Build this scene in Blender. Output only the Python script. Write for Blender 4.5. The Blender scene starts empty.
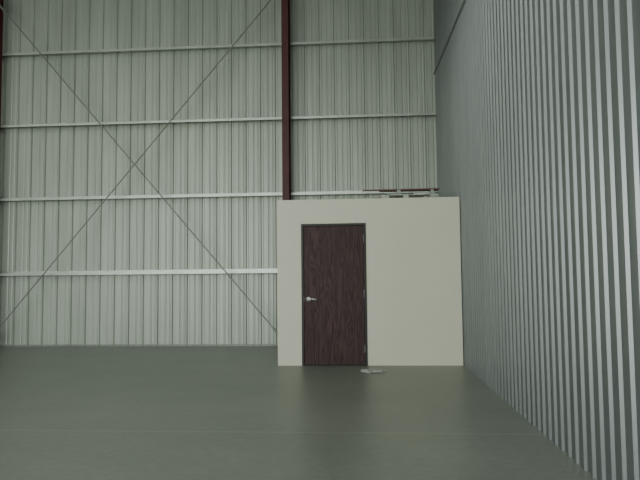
import bpy, bmesh, math, random
from mathutils import Matrix, Vector
random.seed(4)
# ---------------------------------------------------------------- dimensions (metres)
H=1.2391; YAW=.0752; PITCH=.0676; ROLL=-.0098; F=639.26
DB=9.734; DW=12.816; XR=1.384; XBL=-1.392; HB=2.524
XDL=-1.024; XDR=-.032; HD=2.15
XL=-14.0; YF=-5.5; HC=7.7
XC=-1.59; BAY=6.09; GIRTS=[1.50,3.05,4.595,6.13]

# ---------------------------------------------------------------- helpers
def link(o,parent=None):
    bpy.context.scene.collection.objects.link(o)
    if parent: o.parent=parent
    return o
def empty(name,loc=(0,0,0)):
    e=bpy.data.objects.new(name,None); e.empty_display_size=.1; e.location=loc
    return link(e)
def obj(name,bm,mat,parent=None,smooth=False,loc=None):
    me=bpy.data.meshes.new(name); bm.normal_update(); bm.to_mesh(me); bm.free()
    if smooth:
        for p in me.polygons: p.use_smooth=True
    me.materials.append(mat)
    o=bpy.data.objects.new(name,me); link(o,parent)
    if parent: o.matrix_parent_inverse=Matrix.Translation(-parent.location)
    return o
def box(bm,a,b,M=None):
    r=bmesh.ops.create_cube(bm,size=1)
    s=[b[i]-a[i] for i in range(3)]; c=[(a[i]+b[i])/2 for i in range(3)]
    m=Matrix.Translation(c)@Matrix.Diagonal((*s,1))
    if M: m=M@m
    bmesh.ops.transform(bm,matrix=m,verts=r['verts']); return r['verts']
def cyl(bm,p,q,r,r2=None,seg=16):
    p=Vector(p);q=Vector(q);d=q-p
    m=Matrix.Translation((p+q)/2)@d.to_track_quat('Z','Y').to_matrix().to_4x4()
    bmesh.ops.create_cone(bm,cap_ends=True,segments=seg,radius1=r,radius2=r if r2 is None else r2,depth=d.length,matrix=m)
def bevel(o,w=.003,s=2):
    m=o.modifiers.new('bevel','BEVEL'); m.width=w; m.segments=s; m.limit_method='ANGLE'; return o
def extrude_poly(bm,pts,vec):
    v=[bm.verts.new(p) for p in pts]; f=bm.faces.new(v)
    r=bmesh.ops.extrude_face_region(bm,geom=[f])
    bmesh.ops.translate(bm,vec=vec,verts=[x for x in r['geom'] if isinstance(x,bmesh.types.BMVert)])
    bmesh.ops.recalc_face_normals(bm,faces=bm.faces[:])

def mat(name,col,rough=.5,metal=0,var=.06,scale=3,stretch=(1,1,1),bump=0,bscale=40,spec=.5):
    m=bpy.data.materials.new(name); m.use_nodes=True; nt=m.node_tree; n=nt.nodes; l=nt.links
    b=n['Principled BSDF']; b.inputs['Roughness'].default_value=rough; b.inputs['Metallic'].default_value=metal
    b.inputs['Specular IOR Level'].default_value=spec
    tc=n.new('ShaderNodeTexCoord'); mp=n.new('ShaderNodeMapping'); mp.inputs['Scale'].default_value=stretch
    l.new(tc.outputs['Object'],mp.inputs['Vector'])
    no=n.new('ShaderNodeTexNoise'); no.inputs['Scale'].default_value=scale; no.inputs['Detail'].default_value=6
    l.new(mp.outputs[0],no.inputs['Vector'])
    cr=n.new('ShaderNodeValToRGB'); cr.color_ramp.elements[0].position=.3; cr.color_ramp.elements[1].position=.7
    cr.color_ramp.elements[0].color=(*[c*(1-var) for c in col],1); cr.color_ramp.elements[1].color=(*[min(1,c*(1+var)) for c in col],1)
    l.new(no.outputs['Fac'],cr.inputs[0]); l.new(cr.outputs[0],b.inputs['Base Color'])
    if bump:
        n2=n.new('ShaderNodeTexNoise'); n2.inputs['Scale'].default_value=bscale; n2.inputs['Detail'].default_value=4
        l.new(tc.outputs['Object'],n2.inputs['Vector'])
        bp=n.new('ShaderNodeBump'); bp.inputs['Strength'].default_value=bump; bp.inputs['Distance'].default_value=.01
        l.new(n2.outputs['Fac'],bp.inputs['Height']); l.new(bp.outputs[0],b.inputs['Normal'])
    return m

M_panel=mat('galvalume_back',(.455,.50,.44),.42,.30,.10,1.2,(3,1,.35))
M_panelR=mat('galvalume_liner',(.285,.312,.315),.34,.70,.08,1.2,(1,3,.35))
M_girt=mat('galvanised_steel',(.53,.57,.52),.38,.6,.10,4)
M_red=mat('red_oxide_primer',(.085,.020,.018),.55,0,.15,5)
M_dry=mat('painted_drywall',(.80,.79,.655),.75,0,.02,2,bump=.08,bscale=120)
M_rod=mat('brace_rod_steel',(.28,.30,.27),.5,.5,.1,6)
M_frame=mat('dark_bronze_frame',(.018,.014,.013),.45,.2,.1,6)
M_chrome=mat('satin_chrome',(.85,.86,.84),.3,.5,.03,8)
M_hinge=mat('hinge_steel',(.25,.25,.24),.4,.7,.1,8)
M_ceil=mat('roof_insulation',(.45,.47,.44),.8,0,.05,2)
M_board=mat('weathered_board',(.22,.14,.11),.7,0,.3,6,(1,8,8))
M_scrap=mat('scrap_steel',(.30,.33,.29),.4,.6,.35,8)
M_wrap=mat('plastic_wrap',(.55,.57,.54),.25,0,.35,14)
M_paper=mat('instruction_paper',(.62,.64,.60),.7,0,.1,20)
M_dirt=mat('asphalt_apron',(.16,.16,.15),.9,0,.2,4)

# floor: sealed concrete with mottling and light control joints
M_floor=bpy.data.materials.new('sealed_concrete'); M_floor.use_nodes=True
nt=M_floor.node_tree; n=nt.nodes; l=nt.links; b=n['Principled BSDF']
tc=n.new('ShaderNodeTexCoord')
n1=n.new('ShaderNodeTexNoise'); n1.inputs['Scale'].default_value=.6; n1.inputs['Detail'].default_value=8; n1.inputs['Roughness'].default_value=.6
n2=n.new('ShaderNodeTexNoise'); n2.inputs['Scale'].default_value=14; n2.inputs['Detail'].default_value=6
for q in (n1,n2): l.new(tc.outputs['Object'],q.inputs['Vector'])
mx=n.new('ShaderNodeMath'); mx.operation='MULTIPLY_ADD'; mx.inputs[1].default_value=.35
l.new(n2.outputs['Fac'],mx.inputs[0])
m2=n.new('ShaderNodeMath'); m2.operation='MULTIPLY'; m2.inputs[1].default_value=.65; l.new(n1.outputs['Fac'],m2.inputs[0]); l.new(m2.outputs[0],mx.inputs[2])
cr=n.new('ShaderNodeValToRGB'); e=cr.color_ramp.elements; e[0].position=.35; e[1].position=.65
e[0].color=(.186,.205,.176,1); e[1].color=(.256,.275,.238,1); l.new(mx.outputs[0],cr.inputs[0])
sx=n.new('ShaderNodeSeparateXYZ'); l.new(tc.outputs['Object'],sx.inputs[0])
def joint(sock,off,per):
    a=n.new('ShaderNodeMath'); a.operation='SUBTRACT'; a.inputs[1].default_value=off; l.new(sock,a.inputs[0])
    p=n.new('ShaderNodeMath'); p.operation='PINGPONG'; p.inputs[1].default_value=per/2; l.new(a.outputs[0],p.inputs[0])
    c=n.new('ShaderNodeMath'); c.operation='LESS_THAN'; c.inputs[1].default_value=.02; l.new(p.outputs[0],c.inputs[0]); return c
j1=joint(sx.outputs['Y'],5.40,6.6)
jm=n.new('ShaderNodeMath'); jm.operation='MULTIPLY'; jm.inputs[1].default_value=.28; l.new(j1.outputs[0],jm.inputs[0])
mc=n.new('ShaderNodeMix'); mc.data_type='RGBA'; l.new(jm.outputs[0],mc.inputs[0]); l.new(cr.outputs[0],mc.inputs[6]); mc.inputs[7].default_value=(.40,.42,.36,1)
l.new(mc.outputs[2],b.inputs['Base Color']); b.inputs['Roughness'].default_value=.38; b.inputs['Specular IOR Level'].default_value=.45
bp=n.new('ShaderNodeBump'); bp.inputs['Strength'].default_value=.1; bp.inputs['Distance'].default_value=.01; l.new(n2.outputs['Fac'],bp.inputs['Height']); l.new(bp.outputs[0],b.inputs['Normal'])

# door veneer
M_door=bpy.data.materials.new('dark_oak_veneer'); M_door.use_nodes=True
nt=M_door.node_tree; n=nt.nodes; l=nt.links; b=n['Principled BSDF']
tc=n.new('ShaderNodeTexCoord'); mp=n.new('ShaderNodeMapping'); mp.inputs['Scale'].default_value=(1,1,.09); l.new(tc.outputs['Object'],mp.inputs[0])
wv=n.new('ShaderNodeTexNoise'); wv.inputs['Scale'].default_value=7; wv.inputs['Detail'].default_value=3; wv.inputs['Distortion'].default_value=.6; l.new(mp.outputs[0],wv.inputs[0])
ml=n.new('ShaderNodeMath'); ml.operation='MULTIPLY'; ml.inputs[1].default_value=16; l.new(wv.outputs['Fac'],ml.inputs[0])
pp=n.new('ShaderNodeMath'); pp.operation='PINGPONG'; pp.inputs[1].default_value=.5; l.new(ml.outputs[0],pp.inputs[0])
mp2=n.new('ShaderNodeMapping'); mp2.inputs['Scale'].default_value=(1,1,.03); l.new(tc.outputs['Object'],mp2.inputs[0])
nz=n.new('ShaderNodeTexNoise'); nz.inputs['Scale'].default_value=90; nz.inputs['Detail'].default_value=4; l.new(mp2.outputs[0],nz.inputs[0])
ad=n.new('ShaderNodeMath'); ad.operation='MULTIPLY_ADD'; ad.inputs[1].default_value=.9; l.new(pp.outputs[0],ad.inputs[0]); l.new(nz.outputs['Fac'],ad.inputs[2])
cr=n.new('ShaderNodeValToRGB'); e=cr.color_ramp.elements; e[0].position=.42; e[1].position=1.0
e[0].color=(.023,.0105,.0115,1); e[1].color=(.088,.047,.047,1); l.new(ad.outputs[0],cr.inputs[0]); l.new(cr.outputs[0],b.inputs['Base Color'])
b.inputs['Roughness'].default_value=.55; b.inputs['Specular IOR Level'].default_value=.3

M_glow=bpy.data.materials.new('added_skylight_glow'); M_glow.use_nodes=True  # emissive fill material for the strips added under the ceiling
nt=M_glow.node_tree; b=nt.nodes['Principled BSDF']; b.inputs['Base Color'].default_value=(.8,.85,.78,1)
nz=nt.nodes.new('ShaderNodeTexNoise'); nz.inputs['Scale'].default_value=2; mr=nt.nodes.new('ShaderNodeMapRange'); mr.inputs['To Min'].default_value=2.6; mr.inputs['To Max'].default_value=3.4
nt.links.new(nz.outputs['Fac'],mr.inputs[0]); nt.links.new(mr.outputs[0],b.inputs['Emission Strength']); b.inputs['Emission Color'].default_value=(.96,1,.92,1)

# ---------------------------------------------------------------- room shell
bm=bmesh.new(); box(bm,(XL-.2,YF,-.15),(XR+.25,DW+.15,0)); obj('floor',bm,M_floor)
bm=bmesh.new(); box(bm,(XL-.2,YF,HC),(XR+.25,DW+.15,HC+.1)); obj('ceiling',bm,M_ceil)
bm=bmesh.new()
for x in (-12,-8.8,-5.6,-2.6): box(bm,(x-.45,-3,HC-.012),(x+.45,6.5,HC-.002))
obj('added_glow_strips',bm,M_glow)  # unseen glowing strips, added as assumed skylights to brighten the floor
bm=bmesh.new(); box(bm,(-60,-60,-.25),(60,YF,-.02)); obj('ground_apron',bm,M_dirt)

def ribbed(name,m,prof,period,u0,u1,fn,zt,th):
    """profile (u,depth-into-room) extruded up; fn(u,d,z)->point"""
    pts=[]; k=0
    while u0+k*period<u1:
        for (u,d) in prof:
            uu=u0+k*period+u
            if uu<u1: pts.append((uu,d))
        k+=1
    pts.append((u1,pts[-1][1]))
    bm=bmesh.new()
    a=[bm.verts.new(fn(u,d,0)) for u,d in pts]; c=[bm.verts.new(fn(u,d,zt)) for u,d in pts]
    for i in range(len(a)-1): bm.faces.new((a[i],a[i+1],c[i+1],c[i]))
    e0=bm.verts.new(fn(u0,-th,0)); e1=bm.verts.new(fn(u1,-th,0)); e2=bm.verts.new(fn(u1,-th,zt)); e3=bm.verts.new(fn(u0,-th,zt))
    bm.faces.new((e0,e1,e2,e3)); bm.faces.new((a[0],e0,e3,c[0])); bm.faces.new((a[-1],e1,e2,c[-1]))
    bmesh.ops.recalc_face_normals(bm,faces=bm.faces[:])
    return obj(name,bm,m)
# R-panel seen from inside: ribs go outward (recessed), small stiffeners between
R=[(0,0),(.085,0),(.098,-.006),(.112,-.006),(.125,0),(.180,0),(.193,-.006),(.207,-.006),(.22,0),(.236,0),(.254,-.030),(.284,-.030),(.302,0)]
ribbed('wall_back',M_panel,R,.305,XL,XR+.06,lambda u,d,z:(u,DW-d,z),HC,.08)
# liner panel with narrow ribs
Lp=[(0,0),(.100,0),(.114,.019),(.144,.019)]
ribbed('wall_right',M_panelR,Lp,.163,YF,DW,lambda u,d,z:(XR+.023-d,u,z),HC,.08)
ribbed('wall_left',M_panel,R,.305,YF,DW,lambda u,d,z:(XL+d,u,z),HC,.08)
# front wall with the big hangar-door opening
bm=bmesh.new()
ox0,ox1,oz=-12.5,.2,5.4
P=[(XL-.1,0),(ox0,0),(ox0,oz),(ox1,oz),(ox1,0),(XR+.12,0),(XR+.12,HC),(XL-.1,HC)]
extrude_poly(bm,[(x,YF,z) for x,z in P],(0,-.12,0)); obj('wall_front',bm,M_panel)

# base angle along the back wall
bm=bmesh.new(); box(bm,(XL,DW-.045,0),(XBL,DW-.002,.035)); obj('baseboard_back',bm,M_rod)

# ---------------------------------------------------------------- steel frame
def ibeam(bm,c,h,z0,z1,fw=.15,tf=.012,tw=.009):   # column, depth h along Y
    x,y=c
    box(bm,(x-fw/2,y-h/2,z0),(x+fw/2,y-h/2+tf,z1)); box(bm,(x-fw/2,y+h/2-tf,z0),(x+fw/2,y+h/2,z1))
    box(bm,(x-tw/2,y-h/2+tf,z0),(x+tw/2,y+h/2-tf,z1))
cy=DW-.2-.15
for i,x in enumerate((XC,XC-BAY,XC-2*BAY)):
    bm=bmesh.new(); ibeam(bm,(x,cy),.3,.016,HC-.32,fw=.135)
    box(bm,(x-.09,cy-.18,0),(x+.09,cy+.18,.016))
    for z in GIRTS: box(bm,(x-.06,DW-.2,z-.07),(x-.052,DW-.02,z+.07))
    obj('steel_column' if i==0 else 'steel_column.%03d'%i,bm,M_red)
    bm=bmesh.new(); t=HC-.32; fw=.15; yb=DW-.05
    box(bm,(x-fw/2,YF+.1,t),(x+fw/2,yb,t+.012)); box(bm,(x-fw/2,YF+.1,HC-.03),(x+fw/2,yb,HC-.015)); box(bm,(x-.005,YF+.1,t+.012),(x+.005,yb,HC-.03))
    obj('roof_rafter' if i==0 else 'roof_rafter.%03d'%i,bm,M_red)
# Z girts
for i,z in enumerate(GIRTS):
    bm=bmesh.new(); y0=DW-.2; y1=DW-.001; t=.004; fl=.045; xa,xb=XL+.02,XR-.005
    if z<HB: xb=XBL-.02
    box(bm,(xa,y0,z),(xb,y1,z+t)); box(bm,(xa,y0,z-fl),(xb,y0+t,z)); box(bm,(xa,y1-t,z),(xb,y1,z+fl))
    obj('wall_girt' if i==0 else 'wall_girt.%03d'%i,bm,M_girt)
# X-brace rods with clevises and gusset plates fixed to the column flanges
def rod(name,p,q):
    p=Vector(p);q=Vector(q)
    bm=bmesh.new(); cyl(bm,p,q,.013,seg=10)
    d=(q-p).normalized()
    for a,s in ((p,1),(q,-1)):
        cyl(bm,a,a+d*s*.22,.022,seg=10)
        ex=a.x-s*.045
        box(bm,(min(ex,a.x+s*.04),a.y-.006,a.z-.07),(max(ex,a.x+s*.04),a.y+.006,a.z+.07))
    obj(name,bm,M_rod,smooth=False)
xa=XC-BAY+.12; xb=XC-.12; yr=cy-.144
rod('brace_rod',(xa,yr,7.08),(xb,yr,.22)); rod('brace_rod.001',(xa,yr+.05,.22),(xb,yr+.05,7.12))
# cable on liner wall
bm=bmesh.new(); cyl(bm,(XR-.012,DW-.01,5.44),(XR-.012,6.0,4.90),.012,seg=8); obj('brace_cable',bm,M_rod)

# ---------------------------------------------------------------- office box
office=empty('wall_office',(0,DB,0)); T=.12; yb=DW-.215
bm=bmesh.new()
P=[(XBL,0),(XDL,0),(XDL,HD),(XDR,HD),(XDR,0),(XR,0),(XR,HB),(XBL,HB)]
extrude_poly(bm,[(x,DB,z) for x,z in P],(0,T,0)); obj('front_wall',bm,M_dry,office)
bm=bmesh.new(); box(bm,(XBL,DB+T,0),(XBL+T,yb,HB)); obj('side_wall',bm,M_dry,office)
bm=bmesh.new(); box(bm,(XBL+T,DB+T,HB-.10),(XR,yb,HB)); obj('office_roof',bm,M_dry,office)

# ---------------------------------------------------------------- door
door=empty('door_1',((XDL+XDR)/2,DB,0)); fj=.036
bm=bmesh.new()
P=[(XDL,0),(XDL+fj,0),(XDL+fj,HD-fj),(XDR-fj,HD-fj),(XDR-fj,0),(XDR,0),(XDR,HD),(XDL,HD)]
extrude_poly(bm,[(x,DB-.012,z) for x,z in P],(0,T+.012,0)); bevel(obj('door_frame',bm,M_frame,door),.002)
sl,sr=XDL+fj+.004,XDR-fj-.004
bm=bmesh.new(); box(bm,(sl,DB+.002,.008),(sr,DB+.046,HD-fj-.004)); bevel(obj('door_slab',bm,M_door,door),.002)
lx,lz=-.915,1.0
bm=bmesh.new()
cyl(bm,(lx,DB+.002,lz),(lx,DB-.012,lz),.036,.033,24); cyl(bm,(lx,DB-.012,lz),(lx,DB-.055,lz),.013,seg=14)
cyl(bm,(lx-.008,DB-.055,lz),(lx+.06,DB-.058,lz+.002),.014,.013,14); cyl(bm,(lx+.055,DB-.058,lz+.002),(lx+.118,DB-.050,lz-.004),.013,.011,14)
bmesh.ops.create_uvsphere(bm,u_segments=12,v_segments=8,radius=.011,matrix=Matrix.Translation((lx+.118,DB-.050,lz-.004)))
obj('lever_handle',bm,M_chrome,door,True)
bm=bmesh.new(); box(bm,(sl-.003,DB-.001,lz-.03),(sl+.002,DB+.03,lz+.03)); obj('latch_plate',bm,M_hinge,door)
for i,z in enumerate((.25,1.08,1.92)):
    bm=bmesh.new(); hx=sr+.002
    cyl(bm,(hx,DB-.012,z-.057),(hx,DB-.012,z+.057),.0065,seg=12)
    box(bm,(hx-.006,DB-.006,z-.055),(hx+.006,DB+.001,z+.055)); obj('hinge_%d'%(i+1),bm,M_hinge,door)

# ---------------------------------------------------------------- scrap boards on the office roof
def rbox(bm,c,s,rz=0,ry=0,rx=0):
    M=Matrix.Translation(c)@Matrix.Rotation(rz,4,'Z')@Matrix.Rotation(ry,4,'Y')@Matrix.Rotation(rx,4,'X')
    box(bm,[-v/2 for v in s],[v/2 for v in s],M)
pile=empty('scrap_lumber_pile',(.6,10.25,HB)); HP=HB+.001
bm=bmesh.new()
for x,w in ((.28,.12),(.60,.08),(1.04,.14)): rbox(bm,(x,10.25,HP+.045),(w,.5,.09))
rbox(bm,(.72,10.16,HP+.100),(.78,.09,.02),.02); rbox(bm,(.50,10.36,HP+.100),(.8,.09,.02),-.02)
rbox(bm,(.40,10.13,HP+.118),(.22,.06,.016),.15); rbox(bm,(.86,10.20,HP+.120),(.26,.07,.02),-.15)
rbox(bm,(.50,10.28,HP+.145),(.06,.30,.07),0); rbox(bm,(1.02,10.28,HP+.145),(.05,.30,.07),0)
obj('offcuts',bm,M_scrap,pile)
bm=bmesh.new(); rbox(bm,(.53,10.17,HP+.189),(1.22,.07,.018),0,-.004); rbox(bm,(.66,10.30,HP+.187),(.94,.10,.014),0)
obj('long_boards',bm,M_board,pile)

# ---------------------------------------------------------------- packet of papers in plastic wrap on the floor
pk=empty('plastic_wrapped_papers',(.04,9.05,0))
bm=bmesh.new(); rbox(bm,(.0,9.08,.006),(.17,.22,.010),.5); rbox(bm,(.09,9.02,.016),(.12,.18,.008),-.3); obj('papers',bm,M_paper,pk)
bm=bmesh.new(); N=22
gv=[[None]*N for _ in range(N)]
for i in range(N):
    for j in range(N):
        u=i/(N-1)-.5; v=j/(N-1)-.5; rr=max(abs(u),abs(v))*2
        z=.004+(1-rr**2)*.024+random.random()*.016*(1-.5*rr)
        gv[i][j]=bm.verts.new((.04+u*.33+.03*math.sin(v*9),9.05+v*.30+.02*math.sin(u*11),z))
for i in range(N-1):
    for j in range(N-1):
        if random.random()>.12: bm.faces.new((gv[i][j],gv[i+1][j],gv[i+1][j+1],gv[i][j+1]))
w=obj('plastic_wrap',bm,M_wrap,pk,False)
M_wrap.node_tree.nodes['Principled BSDF'].inputs['Alpha'].default_value=.65

# ---------------------------------------------------------------- light
def area(name,loc,rot,sx,sy,power,col):
    L=bpy.data.lights.new(name,'AREA'); L.shape='RECTANGLE'; L.size=sx; L.size_y=sy; L.energy=power; L.color=col
    o=bpy.data.objects.new(name,L); o.location=loc; o.rotation_euler=rot; return link(o)
area('daylight_hangar_opening',(-6.1,YF-.2,2.7),(math.radians(90),0,0),12.4,5.2,980,(.975,1,.935))
w=bpy.data.worlds.new('sky'); bpy.context.scene.world=w; w.use_nodes=True
nt=w.node_tree; bg=nt.nodes['Background']; sk=nt.nodes.new('ShaderNodeTexSky'); sk.sky_type='NISHITA'; sk.sun_disc=False; sk.sun_elevation=math.radians(40)
nt.links.new(sk.outputs[0],bg.inputs[0]); bg.inputs[1].default_value=.12

# ---------------------------------------------------------------- camera
cd=bpy.data.cameras.new('camera'); cam=bpy.data.objects.new('camera',cd); link(cam)
cd.sensor_width=36; cd.lens=F*36/640; cd.clip_end=200
cam.matrix_world=Matrix.Translation((0,0,H))@Matrix.Rotation(YAW,4,'Z')@Matrix.Rotation(math.pi/2+PITCH,4,'X')@Matrix.Rotation(ROLL,4,'Z')
bpy.context.scene.camera=cam
